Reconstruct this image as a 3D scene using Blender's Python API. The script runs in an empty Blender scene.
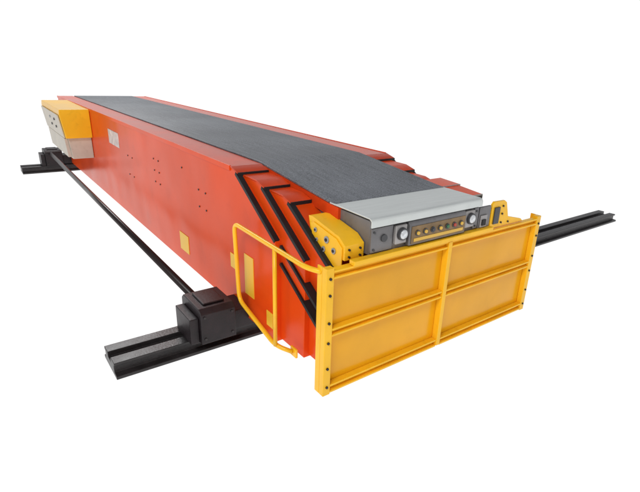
import bpy, bmesh, math
from mathutils import Vector, Matrix

scene = bpy.context.scene
scene.view_settings.view_transform = 'Standard'
scene.view_settings.look = 'None'
scene.view_settings.exposure = 0
G = 1.383            # eye height above the ground

# ------------------------------------------------------------------ materials
def mat(name, col, rough=0.4, metal=0.0, spec=0.5, var=0.08, nscale=6.0, bump=0.0, bscale=120.0,
        stretch=(1, 1, 1), emit=0.0, dirt=0.0, coat=0.0, wave=0.0):
    m = bpy.data.materials.new(name); m.use_nodes = True
    nt = m.node_tree; N = nt.nodes; L = nt.links
    b = N['Principled BSDF']
    tc = N.new('ShaderNodeTexCoord'); mp = N.new('ShaderNodeMapping')
    mp.inputs['Scale'].default_value = stretch
    L.new(tc.outputs['Object'], mp.inputs['Vector'])
    n = N.new('ShaderNodeTexNoise'); n.inputs['Scale'].default_value = nscale
    n.inputs['Detail'].default_value = 6
    L.new(mp.outputs['Vector'], n.inputs['Vector'])
    r = N.new('ShaderNodeValToRGB')
    r.color_ramp.elements[0].position = 0.3; r.color_ramp.elements[1].position = 0.7
    c = Vector(col)
    lo = c * (1 - var); hi = c * (1 + var)
    r.color_ramp.elements[0].color = (*lo, 1); r.color_ramp.elements[1].color = (*[min(1, x) for x in hi], 1)
    L.new(n.outputs['Fac'], r.inputs['Fac'])
    out = r.outputs['Color']
    if dirt > 0:
        n2 = N.new('ShaderNodeTexNoise'); n2.inputs['Scale'].default_value = nscale * 5; n2.inputs['Detail'].default_value = 8
        L.new(mp.outputs['Vector'], n2.inputs['Vector'])
        r2 = N.new('ShaderNodeValToRGB'); r2.color_ramp.elements[0].position = 0.56; r2.color_ramp.elements[1].position = 0.75
        r2.color_ramp.elements[0].color = (0, 0, 0, 1); r2.color_ramp.elements[1].color = (dirt, dirt, dirt, 1)
        L.new(n2.outputs['Fac'], r2.inputs['Fac'])
        mx = N.new('ShaderNodeMixRGB'); mx.inputs['Color2'].default_value = (*(c * 0.35), 1)
        L.new(r2.outputs['Color'], mx.inputs['Fac']); L.new(out, mx.inputs['Color1']); out = mx.outputs['Color']
    L.new(out, b.inputs['Base Color'])
    b.inputs['Metallic'].default_value = metal
    b.inputs['Specular IOR Level'].default_value = spec
    b.inputs['Coat Weight'].default_value = coat
    b.inputs['Coat Roughness'].default_value = 0.1
    rr = N.new('ShaderNodeMapRange'); rr.inputs['To Min'].default_value = rough * 0.8; rr.inputs['To Max'].default_value = rough * 1.25
    L.new(n.outputs['Fac'], rr.inputs['Value']); L.new(rr.outputs['Result'], b.inputs['Roughness'])
    if bump > 0:
        nb = N.new('ShaderNodeTexNoise'); nb.inputs['Scale'].default_value = bscale; nb.inputs['Detail'].default_value = 3
        L.new(mp.outputs['Vector'], nb.inputs['Vector'])
        bp = N.new('ShaderNodeBump'); bp.inputs['Strength'].default_value = bump; bp.inputs['Distance'].default_value = 0.004
        L.new(nb.outputs['Fac'], bp.inputs['Height']); nrm = bp
        if wave > 0:
            nw = N.new('ShaderNodeTexNoise'); nw.inputs['Scale'].default_value = 2.2; nw.inputs['Detail'].default_value = 1
            L.new(mp.outputs['Vector'], nw.inputs['Vector'])
            bw = N.new('ShaderNodeBump'); bw.inputs['Strength'].default_value = wave; bw.inputs['Distance'].default_value = 0.05
            L.new(nw.outputs['Fac'], bw.inputs['Height']); L.new(bp.outputs['Normal'], bw.inputs['Normal']); nrm = bw
        L.new(nrm.outputs['Normal'], b.inputs['Normal'])
    if emit > 0:
        b.inputs['Emission Color'].default_value = (1, 1, 1, 1); b.inputs['Emission Strength'].default_value = emit
    return m

RED   = mat('red_orange_paint', (0.74, 0.068, 0.006), 0.24, spec=0.11, var=0.13, nscale=1.3, bump=0.03, bscale=30, dirt=0.12, wave=0.28)
REDT  = mat('red_top_paint', (0.62, 0.054, 0.008), 0.25, spec=0.13, var=0.18, nscale=3, bump=0.05, bscale=40, dirt=0.25)
YEL   = mat('yellow_paint', (0.93, 0.51, 0.016), 0.30, spec=0.35, var=0.07, nscale=5, bump=0.06, bscale=60, dirt=0.15)
YELP  = mat('amber_panel_paint', (0.80, 0.375, 0.006), 0.22, spec=0.35, var=0.13, nscale=1.8, bump=0.03, bscale=40, dirt=0.08, wave=0.6)
BLK   = mat('black_rubber_strip', (0.012, 0.011, 0.012), 0.5, spec=0.3, var=0.3, bump=0.1)
DARK  = mat('dark_cast_metal', (0.016, 0.011, 0.013), 0.42, spec=0.35, var=0.35, nscale=12, bump=0.2, bscale=70, dirt=0.4)
RAIL  = mat('black_rail_steel', (0.025, 0.022, 0.023), 0.36, spec=0.4, var=0.4, nscale=14, bump=0.25, bscale=80, dirt=0.4)
SHAFT = mat('dark_shaft_steel', (0.02, 0.012, 0.012), 0.3, spec=0.3, var=0.15, nscale=2)
SILV  = mat('brushed_aluminium', (0.60, 0.63, 0.62), 0.34, metal=0.15, spec=0.5, var=0.07, nscale=4, bump=0.12, bscale=40, stretch=(1, 14, 1), dirt=0.1)
GREY  = mat('grey_steel', (0.33, 0.34, 0.35), 0.4, metal=0.3, var=0.15, bump=0.1)
LGREY = mat('light_grey_steel', (0.33, 0.315, 0.31), 0.4, metal=0.2, var=0.25, bump=0.1, dirt=0.5)
MGREY = mat('mid_grey_fascia', (0.16, 0.155, 0.16), 0.35, metal=0.2, var=0.25, bump=0.1, dirt=0.4)
DGREY = mat('charcoal_plastic', (0.045, 0.045, 0.050), 0.4, var=0.2, bump=0.1)
BEIGE = mat('cream_enclosure_paint', (0.55, 0.50, 0.42), 0.45, var=0.1, dirt=0.2)
WHITE = mat('white_sticker', (0.75, 0.73, 0.70), 0.4, var=0.05)
FAINT = mat('faded_name_plate', (0.60, 0.50, 0.46), 0.4, var=0.3, nscale=20)
STICK = mat('yellow_sticker', (0.85, 0.50, 0.03), 0.4, var=0.05)
GREEN = mat('green_button', (0.03, 0.14, 0.05), 0.3)
BRED  = mat('red_button', (0.40, 0.04, 0.02), 0.3)
BYEL  = mat('yellow_button', (0.70, 0.42, 0.05), 0.3)
BRONZE= mat('bronze_fascia', (0.20, 0.12, 0.045), 0.4, var=0.3, nscale=20)
GLASS = mat('lamp_glass', (0.60, 0.62, 0.64), 0.12, spec=0.8, var=0.4, nscale=60)
GROUND= mat('glowing_white_floor', (0.12, 0.12, 0.12), 0.9, spec=0.0, var=0.0, emit=1.0)  # grey floor given a white glow that hides shadows and lights from below

def belt_mat():
    m = bpy.data.materials.new('grey_belt_rubber'); m.use_nodes = True
    nt = m.node_tree; N = nt.nodes; L = nt.links; b = N['Principled BSDF']
    tc = N.new('ShaderNodeTexCoord')
    mp = N.new('ShaderNodeMapping'); mp.inputs['Scale'].default_value = (30, 1.2, 1); L.new(tc.outputs['Object'], mp.inputs['Vector'])
    n = N.new('ShaderNodeTexNoise'); n.inputs['Scale'].default_value = 3; n.inputs['Detail'].default_value = 5; L.new(mp.outputs['Vector'], n.inputs['Vector'])
    n2 = N.new('ShaderNodeTexNoise'); n2.inputs['Scale'].default_value = 170; n2.inputs['Detail'].default_value = 3; L.new(tc.outputs['Object'], n2.inputs['Vector'])
    n3 = N.new('ShaderNodeTexNoise'); n3.inputs['Scale'].default_value = 1.3; L.new(tc.outputs['Object'], n3.inputs['Vector'])
    k = N.new('ShaderNodeMath'); k.operation = 'MULTIPLY'; k.inputs[1].default_value = 2.2; L.new(n2.outputs['Fac'], k.inputs[0])
    a = N.new('ShaderNodeMath'); a.operation = 'ADD'; L.new(n.outputs['Fac'], a.inputs[0]); L.new(k.outputs[0], a.inputs[1])
    a2 = N.new('ShaderNodeMath'); a2.operation = 'ADD'; L.new(a.outputs[0], a2.inputs[0]); L.new(n3.outputs['Fac'], a2.inputs[1])
    mr = N.new('ShaderNodeMapRange'); mr.inputs['From Min'].default_value = 1.65; mr.inputs['From Max'].default_value = 2.55; L.new(a2.outputs[0], mr.inputs['Value'])
    r = N.new('ShaderNodeValToRGB'); r.color_ramp.elements[0].color = (0.050, 0.054, 0.064, 1); r.color_ramp.elements[1].color = (0.210, 0.225, 0.250, 1)
    L.new(mr.outputs['Result'], r.inputs['Fac']); L.new(r.outputs['Color'], b.inputs['Base Color'])
    b.inputs['Roughness'].default_value = 0.45; b.inputs['Specular IOR Level'].default_value = 0.45
    bp = N.new('ShaderNodeBump'); bp.inputs['Strength'].default_value = 0.5; bp.inputs['Distance'].default_value = 0.002
    L.new(n2.outputs['Fac'], bp.inputs['Height']); L.new(bp.outputs['Normal'], b.inputs['Normal'])
    return m
BELT = belt_mat()

# ------------------------------------------------------------------ mesh builder
class MB:
    def __init__(s): s.bm = bmesh.new()
    def box(s, x0, x1, y0, y1, z0, z1):
        return s.prism([(y0, z0), (y1, z0), (y1, z1), (y0, z1)], x0, x1)
    def prism(s, poly, x0, x1):          # polygon in y,z swept along x
        a = [s.bm.verts.new((x0, y, z)) for y, z in poly]
        b = [s.bm.verts.new((x1, y, z)) for y, z in poly]
        s._close(a, b); return s
    def prism_y(s, poly, y0, y1):        # polygon in x,z swept along y
        a = [s.bm.verts.new((x, y0, z)) for x, z in poly]
        b = [s.bm.verts.new((x, y1, z)) for x, z in poly]
        s._close(a, b); return s
    def _close(s, a, b):
        n = len(a)
        s.bm.faces.new(a); s.bm.faces.new(b[::-1])
        for i in range(n): s.bm.faces.new((a[i], b[i], b[(i + 1) % n], a[(i + 1) % n]))
    def tube(s, pts, r, seg=14, caps=True):
        pts = [Vector(p) for p in pts]; rings = []
        up = None
        for i, p in enumerate(pts):
            t = ((pts[min(i + 1, len(pts) - 1)] - p).normalized() + (p - pts[max(i - 1, 0)]).normalized()).normalized()
            if up is None:
                up = Vector((0, 0, 1)) if abs(t.z) < 0.9 else Vector((1, 0, 0))
            u = (up - t * up.dot(t)).normalized(); w = t.cross(u); up = u
            rr = r[i] if isinstance(r, (list, tuple)) else r
            rings.append([s.bm.verts.new(p + (u * math.cos(2 * math.pi * k / seg) + w * math.sin(2 * math.pi * k / seg)) * rr) for k in range(seg)])
        for A, B in zip(rings, rings[1:]):
            for k in range(seg):
                f = s.bm.faces.new((A[k], A[(k + 1) % seg], B[(k + 1) % seg], B[k])); f.smooth = True
        if caps: s.bm.faces.new(rings[0][::-1]); s.bm.faces.new(rings[-1])
        return s
    def done(s, name, material, parent=None, bevel=0.0, label=None, origin=None):
        bmesh.ops.recalc_face_normals(s.bm, faces=s.bm.faces)
        vs = [v.co for v in s.bm.verts]
        lo = Vector([min(v[i] for v in vs) for i in range(3)]); hi = Vector([max(v[i] for v in vs) for i in range(3)])
        c = (lo + hi) / 2 if origin is None else Vector(origin)
        bmesh.ops.translate(s.bm, verts=s.bm.verts, vec=-c)
        me = bpy.data.meshes.new(name); s.bm.to_mesh(me); s.bm.free()
        me.materials.append(material)
        o = bpy.data.objects.new(name, me); scene.collection.objects.link(o)
        o['w'] = list(c)
        if parent is not None:
            o.parent = parent; o.location = c - Vector(parent['w'])
        else: o.location = c
        if bevel > 0:
            bv = o.modifiers.new('bevel', 'BEVEL'); bv.width = bevel; bv.segments = 2; bv.limit_method = 'ANGLE'; bv.angle_limit = math.radians(35)
            wn = o.modifiers.new('wn', 'WEIGHTED_NORMAL'); wn.keep_sharp = True
            for p in me.polygons: p.use_smooth = True
        if label: o['label'] = label
        return o

def dup(o, wloc, parent):
    c = o.copy(); c.parent = parent; c['w'] = list(wloc); c.location = Vector(wloc) - Vector(parent['w'])
    scene.collection.objects.link(c); return c

def fillet(pts, rad, n=7):
    out = [Vector(pts[0])]
    for a, b, c in zip(pts, pts[1:], pts[2:]):
        a, b, c = Vector(a), Vector(b), Vector(c)
        p = b + (a - b).normalized() * rad; q = b + (c - b).normalized() * rad
        for i in range(n + 1):
            t = i / n; out.append((1 - t) ** 2 * p + 2 * t * (1 - t) * b + t * t * q)
    out.append(Vector(pts[-1])); return out

# ------------------------------------------------------------------ ground
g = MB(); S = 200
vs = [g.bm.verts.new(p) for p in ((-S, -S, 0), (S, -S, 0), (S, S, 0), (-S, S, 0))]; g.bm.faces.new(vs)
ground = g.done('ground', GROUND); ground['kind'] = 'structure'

# ------------------------------------------------------------------ conveyor root
conv = bpy.data.objects.new('telescopic_conveyor', None); scene.collection.objects.link(conv)
conv.location = (1.51, 4.2, 0); conv['w'] = [1.51, 4.2, 0]
conv['label'] = 'orange-red telescopic belt conveyor with yellow front guard standing on rails'
conv['category'] = 'conveyor'

XL, XR = 1.0, 2.022
YF = 7.1
DROP = 0.035
ZT = G - 0.493; ZB = G - 1.247
BX0, BX1 = 1.172, 1.850

def section(name, dx, ytop, ztop, yd, zd, yback, label, zb, drop=0.0, zbb=None):
    m = MB(); zk = ztop - drop
    m.prism([(yback, zb if zbb is None else zbb), (yback, zk), (ytop, ztop), (yd, zd), (yd, zb)], XL + dx, XR - dx)
    o = m.done(name, RED, conv, bevel=0.003, label=label)
    for a, b in ((XL + dx - 0.003, BX0 - 0.006), (BX1 + 0.006, XR - dx + 0.003)):
        c = MB(); c.prism([(yback, zk + 0.002), (yback, zk + 0.009), (ytop + 0.035, ztop + 0.009), (ytop - 0.035, ztop - 0.008), (ytop - 0.035, ztop - 0.014), (ytop + 0.035, ztop + 0.002)], a, b)
        c.done('top_cover', REDT, o, bevel=0.001)
        c = MB(); c.box(a + 0.002, b - 0.002, ytop - 0.040, ytop - 0.0355, ztop - 0.026, ztop - 0.0085)
        c.done('cover_gap_line', BLK, o)  # black strip in place of the dark gap under the cover tip
    v = Vector((yd - ytop, zd - ztop)); v.normalize(); n = Vector((v.y, -v.x))
    if n.x > 0: n = -n
    P0 = Vector((ytop, ztop)) + v * 0.02; P1 = Vector((yd, zd)) + v * 0.004
    for a, b in ((XL + dx - 0.005, XL + dx + 0.022), (XR - dx - 0.022, XR - dx + 0.005)):
        c = MB()
        q = [P0 + n * 0.003, P1 + n * 0.003, P1 - n * 0.015, P0 - n * 0.015]
        c.prism([tuple(k) for k in q], a, b)
        c.done('edge_strip', BLK, o, bevel=0.0015)
    return o

s1 = section('main_frame', 0.0, 2.165, ZT, 1.776, G - 0.735, YF, 'long orange-red painted steel box frame', ZB - 0.012, DROP, ZB - 0.045)
s2 = section('boom_section', 0.030, 1.960, G - 0.522, 1.575, G - 0.765, 2.5, None, ZB - 0.004)
s3 = section('boom_section', 0.058, 1.775, G - 0.552, 1.368, G - 0.800, 2.4, None, ZB + 0.003)

v = Vector((-0.39, -0.235)).normalized()
for (ya, za) in ((1.768, G - 0.765), (1.768, G - 0.850)):
    a = Vector((ya, za)); b = a + v * ((ya - 1.385) / -v.x)
    n = Vector((-v.y, v.x)) * 0.0075
    m = MB(); m.prism([tuple(a + n), tuple(b + n), tuple(b - n), tuple(a - n)], XL + 0.018, XL + 0.057)
    m.done('guide_strip', BLK, s2, bevel=0.0015)

for x0, x1 in ((XL - 0.006, XL + 0.004), (XR - 0.004, XR + 0.006)):
    m = MB(); m.prism([(2.21, ZT - 0.014), (YF, ZT - 0.014 - DROP), (YF, ZT + 0.012 - DROP), (2.21, ZT + 0.012)], x0, x1); m.done('edge_highlight_lip', RED, s1, bevel=0.0015)  # raised lip added to catch light, for the pale reflection along the edge

# belt
m = MB()
prof = [(YF - 0.05, ZT + 0.016 - DROP), (2.25, ZT + 0.016), (1.62, G - 0.536), (1.57, G - 0.539)]
th = 0.010
m.prism(prof + [(y, z - th) for y, z in prof[::-1]], BX0, BX1)
m.done('belt', BELT, conv, bevel=0.002)
m = MB()
prof2 = [(YF - 0.03, ZT + 0.005 - DROP), (2.25, ZT + 0.005), (1.62, G - 0.547), (1.54, G - 0.550)]
m.prism(prof2 + [(y, z - 0.05) for y, z in prof2[::-1]], BX0 - 0.005, BX1 + 0.005)
m.done('belt_bed', REDT, conv)
m = MB(); m.tube([(BX0 - 0.01, YF - 0.04, ZT - 0.09), (BX1 + 0.01, YF - 0.04, ZT - 0.09)], 0.06, 24); m.done('end_roller', GREY, conv)

# ------------------------------------------------------------------ nose
NY0, NY1 = 1.325, 1.606
m = MB(); m.box(BX0 + 0.008, BX1 - 0.004, NY0 + 0.02, NY1 + 0.1, G - 0.70, G - 0.556)
nose = m.done('nose_housing', MGREY, conv, bevel=0.004)
m = MB()
zp = G - 0.541
m.prism([(NY1, zp - 0.006), (NY1, zp), (NY0 + 0.020, zp), (NY0 + 0.006, zp - 0.004), (NY0, zp - 0.014), (NY0, zp - 0.038), (NY0 + 0.006, zp - 0.038), (NY0 + 0.006, zp - 0.013), (NY0 + 0.016, zp - 0.006)], BX0 - 0.002, BX1 + 0.004)
m.done('cover_plate', SILV, conv, bevel=0.0015, label='flat silver aluminium plate')
for side in (0, 1):
    a, b = (1.080, BX0 + 0.004) if side == 0 else (BX1 + 0.002, 1.955)
    m = MB()
    m.prism([(1.372, G - 0.712), (1.60, G - 0.712), (1.630, G - 0.592), (1.60, G - 0.589), (1.415, G - 0.622), (1.372, G - 0.650)], a, b)
    o = m.done('side_block', YEL, conv, bevel=0.0015)
    m = MB()
    m.prism([(1.385, G - 0.755), (1.56, G - 0.755), (1.608, G - 0.618), (1.585, G - 0.608), (1.425, G - 0.634), (1.385, G - 0.662)], a - 0.006 if side == 0 else b + 0.001, a - 0.001 if side == 0 else b + 0.006)
    m.done('bearing_plate', YEL, o, bevel=0.001)
    xs = a - 0.006 if side == 0 else b + 0.006; sg = -1 if side == 0 else 1
    for (yy, zz, rr) in ((1.565, G - 0.636, 0.010), (1.485, G - 0.656, 0.015), (1.435, G - 0.688, 0.013), (1.505, G - 0.702, 0.012), (1.555, G - 0.675, 0.008)):
        c = MB(); c.tube([(xs, yy, zz), (xs + sg * 0.005, yy, zz)], rr, 20); c.done('roller_hub', GREY, o, bevel=0.001)
        c = MB(); c.tube([(xs + sg * 0.004, yy, zz), (xs + sg * 0.008, yy, zz)], rr * 0.5, 6); c.done('hub_bolt', DARK, o)
    if side == 0:
        for xx, zz in ((1.10, G - 0.668), (1.10, G - 0.698), (1.155, G - 0.668), (1.155, G - 0.698)):
            c = MB(); c.tube([(xx, 1.372, zz), (xx, 1.365, zz)], 0.005, 6); c.done('bolt', DARK, o)
for (y0, y1, z0, z1, x1) in ((1.60, 1.738, G - 0.547, G - 0.541, 2.010), (1.44, 1.597, G - 0.562, G - 0.550, 1.995)):
    m = MB(); m.prism([(y0, z0), (y1, z1), (y1, z1 - 0.05), (y0, z0 - 0.05)], BX1 + 0.012, x1); q = m.done('side_cover', RED, conv, bevel=0.002)
    m = MB(); m.box(BX1 + 0.014, x1 - 0.002, y0 - 0.006, y0 - 0.001, z0 - 0.045, z0 - 0.006); m.done('cover_gap_line', BLK, q)  # black strip drawn as the dark gap at the front of the cover
    m = MB(); m.box(BX1 + 0.014, x1 - 0.002, y0 - 0.006, y0 - 0.0005, z0 - 0.0055, z0 + 0.001); m.done('cover_edge', LGREY, q)
m = MB(); m.box(BX1 + 0.008, 1.945, 1.338, 1.352, G - 0.695, G - 0.590); ep = m.done('end_plate', MGREY, conv, bevel=0.003)
m = MB(); m.box(1.865, 1.915, 1.331, 1.3375, G - 0.690, G - 0.630); m.done('latch_plate', LGREY, ep, bevel=0.002)
m = MB(); m.box(1.872, 1.902, 1.325, 1.3305, G - 0.680, G - 0.650); m.done('latch', BLK, ep, bevel=0.002)
m = MB(); m.prism_y([(1.955, G - 0.712), (2.24, G - 0.712), (2.22, G - 0.697), (2.10, G - 0.668), (2.070, G - 0.590), (2.05, G - 0.578), (1.968, G - 0.576), (1.955, G - 0.59)], 1.338, 1.352)
fb = m.done('guard_bracket', YEL, conv, bevel=0.002)
m = MB(); m.box(1.970, 2.012, 1.330, 1.3375, G - 0.690, G - 0.605); m.done('bracket_plate', DGREY, fb, bevel=0.002)
for xx, zz in ((2.040, G - 0.605), (2.040, G - 0.645), (2.040, G - 0.69), (2.10, G - 0.694)):
    c = MB(); c.tube([(xx, 1.338, zz), (xx, 1.332, zz)], 0.005, 6); c.done('bolt', DARK, fb)
m = MB(); m.box(BX0 - 0.09, 1.953, 1.312, 1.345, G - 0.714, G - 0.694); m.done('lower_beam', YEL, conv, bevel=0.003)
for a, b in ((BX0 + 0.008, 1.295), (1.815, BX1 - 0.004)):
    m = MB(); m.box(a, b, 1.335, 1.348, G - 0.688, G - 0.585); f = m.done('fascia', MGREY, nose, bevel=0.003)
    for zz in (G - 0.602, G - 0.675):
        c = MB(); c.tube([(a + 0.014, 1.335, zz), (a + 0.014, 1.330, zz)], 0.005, 8); c.done('bolt', DGREY, f)
m = MB(); m.tube([(1.245, 1.335, G - 0.632), (1.245, 1.328, G - 0.632)], 0.016, 20); m.done('key_switch', DGREY, nose, bevel=0.001)
def headlight(xc):
    m = MB(); m.box(xc - 0.032, xc + 0.032, 1.326, 1.347, G - 0.672, G - 0.590)
    o = m.done('headlight', LGREY, conv, bevel=0.005)
    zc = G - 0.627
    c = MB(); c.tube([(xc, 1.328, zc), (xc, 1.312, zc)], [0.028, 0.026], 24); c.done('lamp_rim', DGREY, o, bevel=0.001)
    c = MB(); c.tube([(xc, 1.315, zc), (xc, 1.309, zc), (xc, 1.306, zc)], [0.021, 0.019, 0.012], 24); c.done('lens', GLASS, o)
    return o
headlight(1.336); headlight(1.775)
m = MB(); m.prism([(1.345, G - 0.688), (1.345, G - 0.582), (1.332, G - 0.582), (1.320, G - 0.600), (1.320, G - 0.688)], 1.376, 1.737)
cp = m.done('control_panel', MGREY, conv, bevel=0.004)
m = MB(); m.box(1.386, 1.728, 1.316, 1.3195, G - 0.680, G - 0.604); m.done('fascia', BRONZE, cp)
cols = [BYEL, BYEL, DGREY, BYEL, GREEN, BRED, BYEL]
for i in range(7):
    x = 1.418 + i * 0.0465
    c = MB(); c.tube([(x, 1.3165, G - 0.634), (x, 1.311, G - 0.634)], 0.0125, 18); c.done('button_collar', DGREY, cp)
    c = MB(); c.tube([(x, 1.312, G - 0.634), (x, 1.306, G - 0.634)], [0.0085, 0.0075], 18); c.done('push_button', cols[i], cp)
c = MB(); c.box(1.40, 1.715, 1.3140, 1.3157, G - 0.671, G - 0.657); c.done('button_tag_strip', BYEL, cp)

# ------------------------------------------------------------------ guard cage
CX0, CX1, CY = 0.962, 2.398, 1.3445
CZ1, CZ0 = G - 0.7165, G - 1.2675
PW = 0.036
m = MB()
m.box(CX0 + 0.02, CX1 - 0.02, CY + 0.010, CY + 0.013, CZ0 + 0.02, CZ1 - 0.004)
cage = m.done('guard_panel', YELP, conv, label='amber sheet-steel front guard panel with bright yellow ribs')
for x0, x1 in ((CX0, CX0 + PW), (CX1 - PW, CX1)):
    m = MB(); m.box(x0, x1, CY - 0.020, CY + 0.0095, CZ0 - 0.01, CZ1 + 0.012)
    m.box(x0 if x0 < 1.5 else x1 - 0.008, x0 + 0.008 if x0 < 1.5 else x1, CY + 0.011, CY + 0.042, CZ0 - 0.01, CZ1 + 0.012)
    p = m.done('guard_post', YEL, cage, bevel=0.002)
xm = 1.654
def beam(zc, h):
    m = MB()
    for a, b in ((CX0 + PW + 0.0005, xm - 0.013), (xm + 0.013, CX1 - PW - 0.0005)):
        m.box(a, b, CY - 0.020, CY + 0.0095, zc + h / 2 - 0.009, zc + h / 2)
        m.box(a, b, CY - 0.020, CY + 0.0095, zc - h / 2, zc - h / 2 + 0.009)
        m.box(a, b, CY - 0.002, CY + 0.0092, zc - h / 2 + 0.009, zc + h / 2 - 0.009)
    m.done('guard_beam', YEL, cage, bevel=0.0015)
beam(CZ1 - 0.018, 0.036); beam(G - 0.985, 0.036); beam(CZ0 + 0.016, 0.040)
m = MB(); m.box(xm - 0.0125, xm + 0.0125, CY - 0.024, CY + 0.0095, CZ0 + 0.002, CZ1 - 0.002); m.done('guard_stile', YEL, cage, bevel=0.002)
m = MB(); m.box(1.006, 2.12, CY + 0.014, 1.366, CZ1 - 0.012, CZ1 - 0.004); m.done('guard_ledge', YEL, cage, bevel=0.002)
c = MB(); c.tube([(0, CY - 0.0195, 0), (0, CY - 0.0255, 0)], 0.0060, 6)
b0 = c.done('bolt', DARK, cage)
off = Vector(b0['w']); first = True
for xx in (CX0 + 0.018, CX1 - 0.018):
    for zz in (CZ1 - 0.03, CZ1 - 0.10, CZ1 - 0.22, CZ1 - 0.31, CZ1 - 0.43, CZ1 - 0.52):
        w = Vector((xx, off.y, zz))
        if first: b0['w'] = list(w); b0.location = w - Vector(cage['w']); first = False
        else: dup(b0, w, cage)
HX = 0.932
m = MB()
path = [(CX0 + 0.006, CY + 0.02, CZ1 - 0.012), (HX, CY + 0.065, CZ1 - 0.006), (HX, 2.045, CZ1 - 0.004), (HX, 2.02, G - 1.115), (HX, 1.66, G - 1.195), (0.985, 1.60, G - 1.215)]
m.tube(fillet(path, 0.045), 0.0105, 12)
m.tube([(HX, 1.66, CZ1 - 0.004), (HX, 1.66, G - 1.195)], 0.0095, 12)
m.done('handrail', YEL, conv)
m = MB(); m.box(0.988, 0.999, 1.575, 1.625, G - 1.240, G - 1.195); m.done('handrail_foot', YEL, conv, bevel=0.003)

# ------------------------------------------------------------------ electrical cabinet at rear
m = MB()
m.prism_y([(0.810, G - 0.99), (0.998, G - 0.99), (0.998, G - 0.785), (0.790, G - 0.785)], 5.42, 6.40)
cab = m.done('control_cabinet', BEIGE, conv, bevel=0.006, label='cream and yellow electrical cabinet')
m = MB(); m.prism_y([(0.770, G - 0.783), (0.998, G - 0.783), (0.998, G - 0.515), (0.745, G - 0.515), (0.740, G - 0.56)], 5.36, 6.44); m.done('cabinet_hood', YEL, cab, bevel=0.005)
m = MB(); m.prism_y([(0.774, G - 0.97), (0.808, G - 0.97), (0.789, G - 0.79), (0.762, G - 0.79)], 5.43, 6.38)
m.prism_y([(0.757, G - 0.782), (0.768, G - 0.782), (0.738, G - 0.57), (0.728, G - 0.57)], 5.40, 6.40)
m.done('cabinet_door', BEIGE, cab, bevel=0.002)
for i, (yy, zz, mm) in enumerate(((5.65, G - 0.63, DGREY), (5.90, G - 0.63, GREY), (5.65, G - 0.70, DGREY), (5.90, G - 0.70, DGREY))):
    xx = 0.728 + (G - 0.57 - zz) * 0.137
    c = MB(); c.tube([(xx + 0.003, yy, zz), (xx - 0.009, yy, zz)], 0.012, 14); c.done('push_button', mm, cab)

# ------------------------------------------------------------------ side details on main frame
c = MB(); c.tube([(XL - 0.004, 0, 0), (XL + 0.0005, 0, 0)], 0.0055, 8)
b0 = c.done('rivet', DARK, s1); off = Vector(b0['w']); first = True
for yy, zs in ((3.35, (-0.66, -0.74, -0.82)), (3.45, (-0.66, -0.74, -0.82)), (4.0, (-0.75, -0.9)), (4.12, (-0.75, -0.9)), (2.65, (-0.70, -0.80)), (2.55, (-0.70, -0.80)), (2.90, (-0.62,))):
    for zz in zs:
        w = Vector((off.x, yy, G + zz))
        if first: b0['w'] = list(w); b0.location = w - Vector(s1['w']); first = False
        else: dup(b0, w, s1)
def sticker(y0, y1, z0, z1, mm, name='warning_sticker'):
    m = MB(); m.box(XL - 0.003, XL + 0.001, y0, y1, G + z0, G + z1); return m.done(name, mm, s1)
sticker(2.88, 3.03, -1.18, -1.06, STICK)
sticker(1.99, 2.085, -1.12, -0.90, STICK)
sticker(1.80, 1.86, -1.20, -1.12, STICK)
sticker(2.16, 2.25, -1.03, -0.95, STICK)
sticker(4.35, 4.68, -0.73, -0.61, FAINT, 'name_plate')

# ------------------------------------------------------------------ travel drives and shaft
def drive(y0, y1):
    yc = (y0 + y1) / 2
    m = MB()
    m.prism([(y0, 0.078), (y1, 0.078), (y1, 0.24), (y1 - 0.025, 0.262), (y0 + 0.025, 0.262), (y0, 0.24)], 0.725, 0.905)
    m.box(0.680, 0.7245, y0 + 0.025, y1 - 0.03, 0.078, 0.215)
    m.box(0.9055, 1.06, y0 + 0.05, y1 - 0.02, 0.085, 0.19)
    m.box(0.76, 0.87, y0 + 0.05, y1 - 0.05, 0.2625, 0.272)
    o = m.done('travel_drive', DARK, conv, bevel=0.005)
    for xx in (0.78, 0.88):
        c = MB(); c.tube([(xx - 0.02, yc, 0.145), (xx + 0.02, yc, 0.145)], 0.067, 28); c.done('wheel', GREY, o, bevel=0.003)
    for xx, zz in ((0.745, 0.222), (0.885, 0.222), (0.745, 0.105), (0.885, 0.105)):
        c = MB(); c.tube([(xx, y0, zz), (xx, y0 - 0.005, zz)], 0.007, 6); c.done('bolt', RAIL, o)
    return o
drive(2.01, 2.26); drive(6.78, 7.03)
for y0 in (1.97, 6.72):
    m = MB(); m.box(1.96, 2.24, y0 + 0.03, y0 + 0.30, 0.085, 0.24); o = m.done('travel_truck', DARK, conv, bevel=0.008)
    c = MB(); c.tube([(2.08, y0 + 0.165, 0.145), (2.12, y0 + 0.165, 0.145)], 0.067, 28); c.done('wheel', GREY, o)
m = MB(); m.tube([(0.785, 2.25, 0.226), (0.785, 6.79, 0.226)], 0.021, 20)
m.done('drive_shaft', SHAFT, conv)

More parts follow.
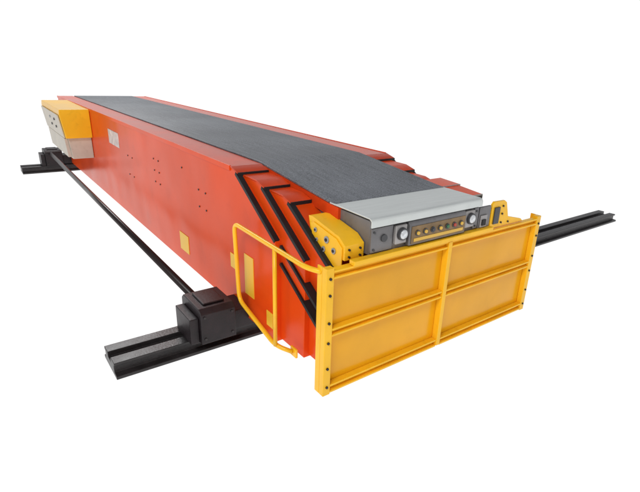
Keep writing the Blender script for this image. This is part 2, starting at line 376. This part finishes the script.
# ------------------------------------------------------------------ rails
def rail(y0, x0, x1, label):
    m = MB()
    w = 0.225
    poly = [(y0, 0.001), (y0 + w, 0.001), (y0 + w, 0.018), (y0 + w - 0.035, 0.022), (y0 + w - 0.035, 0.058), (y0 + w - 0.022, 0.062), (y0 + w - 0.022, 0.076),
            (y0 + w - 0.085, 0.076), (y0 + w - 0.085, 0.050), (y0 + 0.085, 0.050), (y0 + 0.085, 0.076), (y0 + 0.022, 0.076), (y0 + 0.022, 0.062), (y0 + 0.035, 0.058), (y0 + 0.035, 0.022), (y0, 0.018)]
    m.prism(poly, x0, x1)
    o = m.done('floor_rail', RAIL, None, bevel=0.0025, origin=((x0 + x1) / 2, y0 + w / 2, 0))
    o['label'] = label; o['category'] = 'rail'; o['group'] = 'floor rails under the conveyor'
rail(2.06, 0.34, 5.25, 'black steel floor rail under the conveyor nose, both ends showing')
rail(6.78, 0.47, 5.0, 'black steel floor rail under the conveyor tail')

# ------------------------------------------------------------------ light
w = bpy.data.worlds.new('World'); scene.world = w; w.use_nodes = True
nt = w.node_tree; N = nt.nodes; L = nt.links; bg = N['Background']
tc = N.new('ShaderNodeTexCoord'); sx = N.new('ShaderNodeSeparateXYZ'); L.new(tc.outputs['Generated'], sx.inputs['Vector'])
r = N.new('ShaderNodeValToRGB'); r.color_ramp.elements[0].position = 0.15; r.color_ramp.elements[0].color = (1, 1, 1, 1)
r.color_ramp.elements[1].position = 0.36; r.color_ramp.elements[1].color = (0.22, 0.23, 0.25, 1)
L.new(sx.outputs['Z'], r.inputs['Fac']); L.new(r.outputs['Color'], bg.inputs['Color']); bg.inputs['Strength'].default_value = 1.02

def area(loc, target, size, power, col=(1, 1, 1)):
    d = bpy.data.lights.new('area_lamp', 'AREA'); d.shape = 'RECTANGLE'; d.size, d.size_y = size; d.energy = power; d.color = col
    o = bpy.data.objects.new('area_lamp', d); scene.collection.objects.link(o); o.location = loc
    o.rotation_euler = (Vector(target) - Vector(loc)).to_track_quat('-Z', 'Y').to_euler()
area((-2.0, -0.5, 4.2), (1.5, 3.0, 0.5), (2.0, 1.2), 150, (1, 0.98, 0.95))
area((1.5, 8.0, 4.5), (1.5, 3.5, 0.8), (1.5, 3.0), 150)

# ------------------------------------------------------------------ camera
cam = bpy.data.cameras.new('camera'); co = bpy.data.objects.new('camera', cam); scene.collection.objects.link(co)
R = Matrix(((0.7837, -0.61899, 0.05164), (0.18838, 0.31608, 0.92984), (-0.59188, -0.71899, 0.36432))).transposed()
co.matrix_world = Matrix.Translation((0, 0, G)) @ R.to_4x4()
cam.sensor_fit = 'HORIZONTAL'; cam.sensor_width = 36; cam.lens = 480.5 / 640 * 36
cam.shift_x = -34.5 / 640; cam.shift_y = 9.0 / 640
cam.clip_start = 0.05; cam.clip_end = 1000
scene.camera = co
for o in scene.objects:
    if 'w' in o: del o['w']
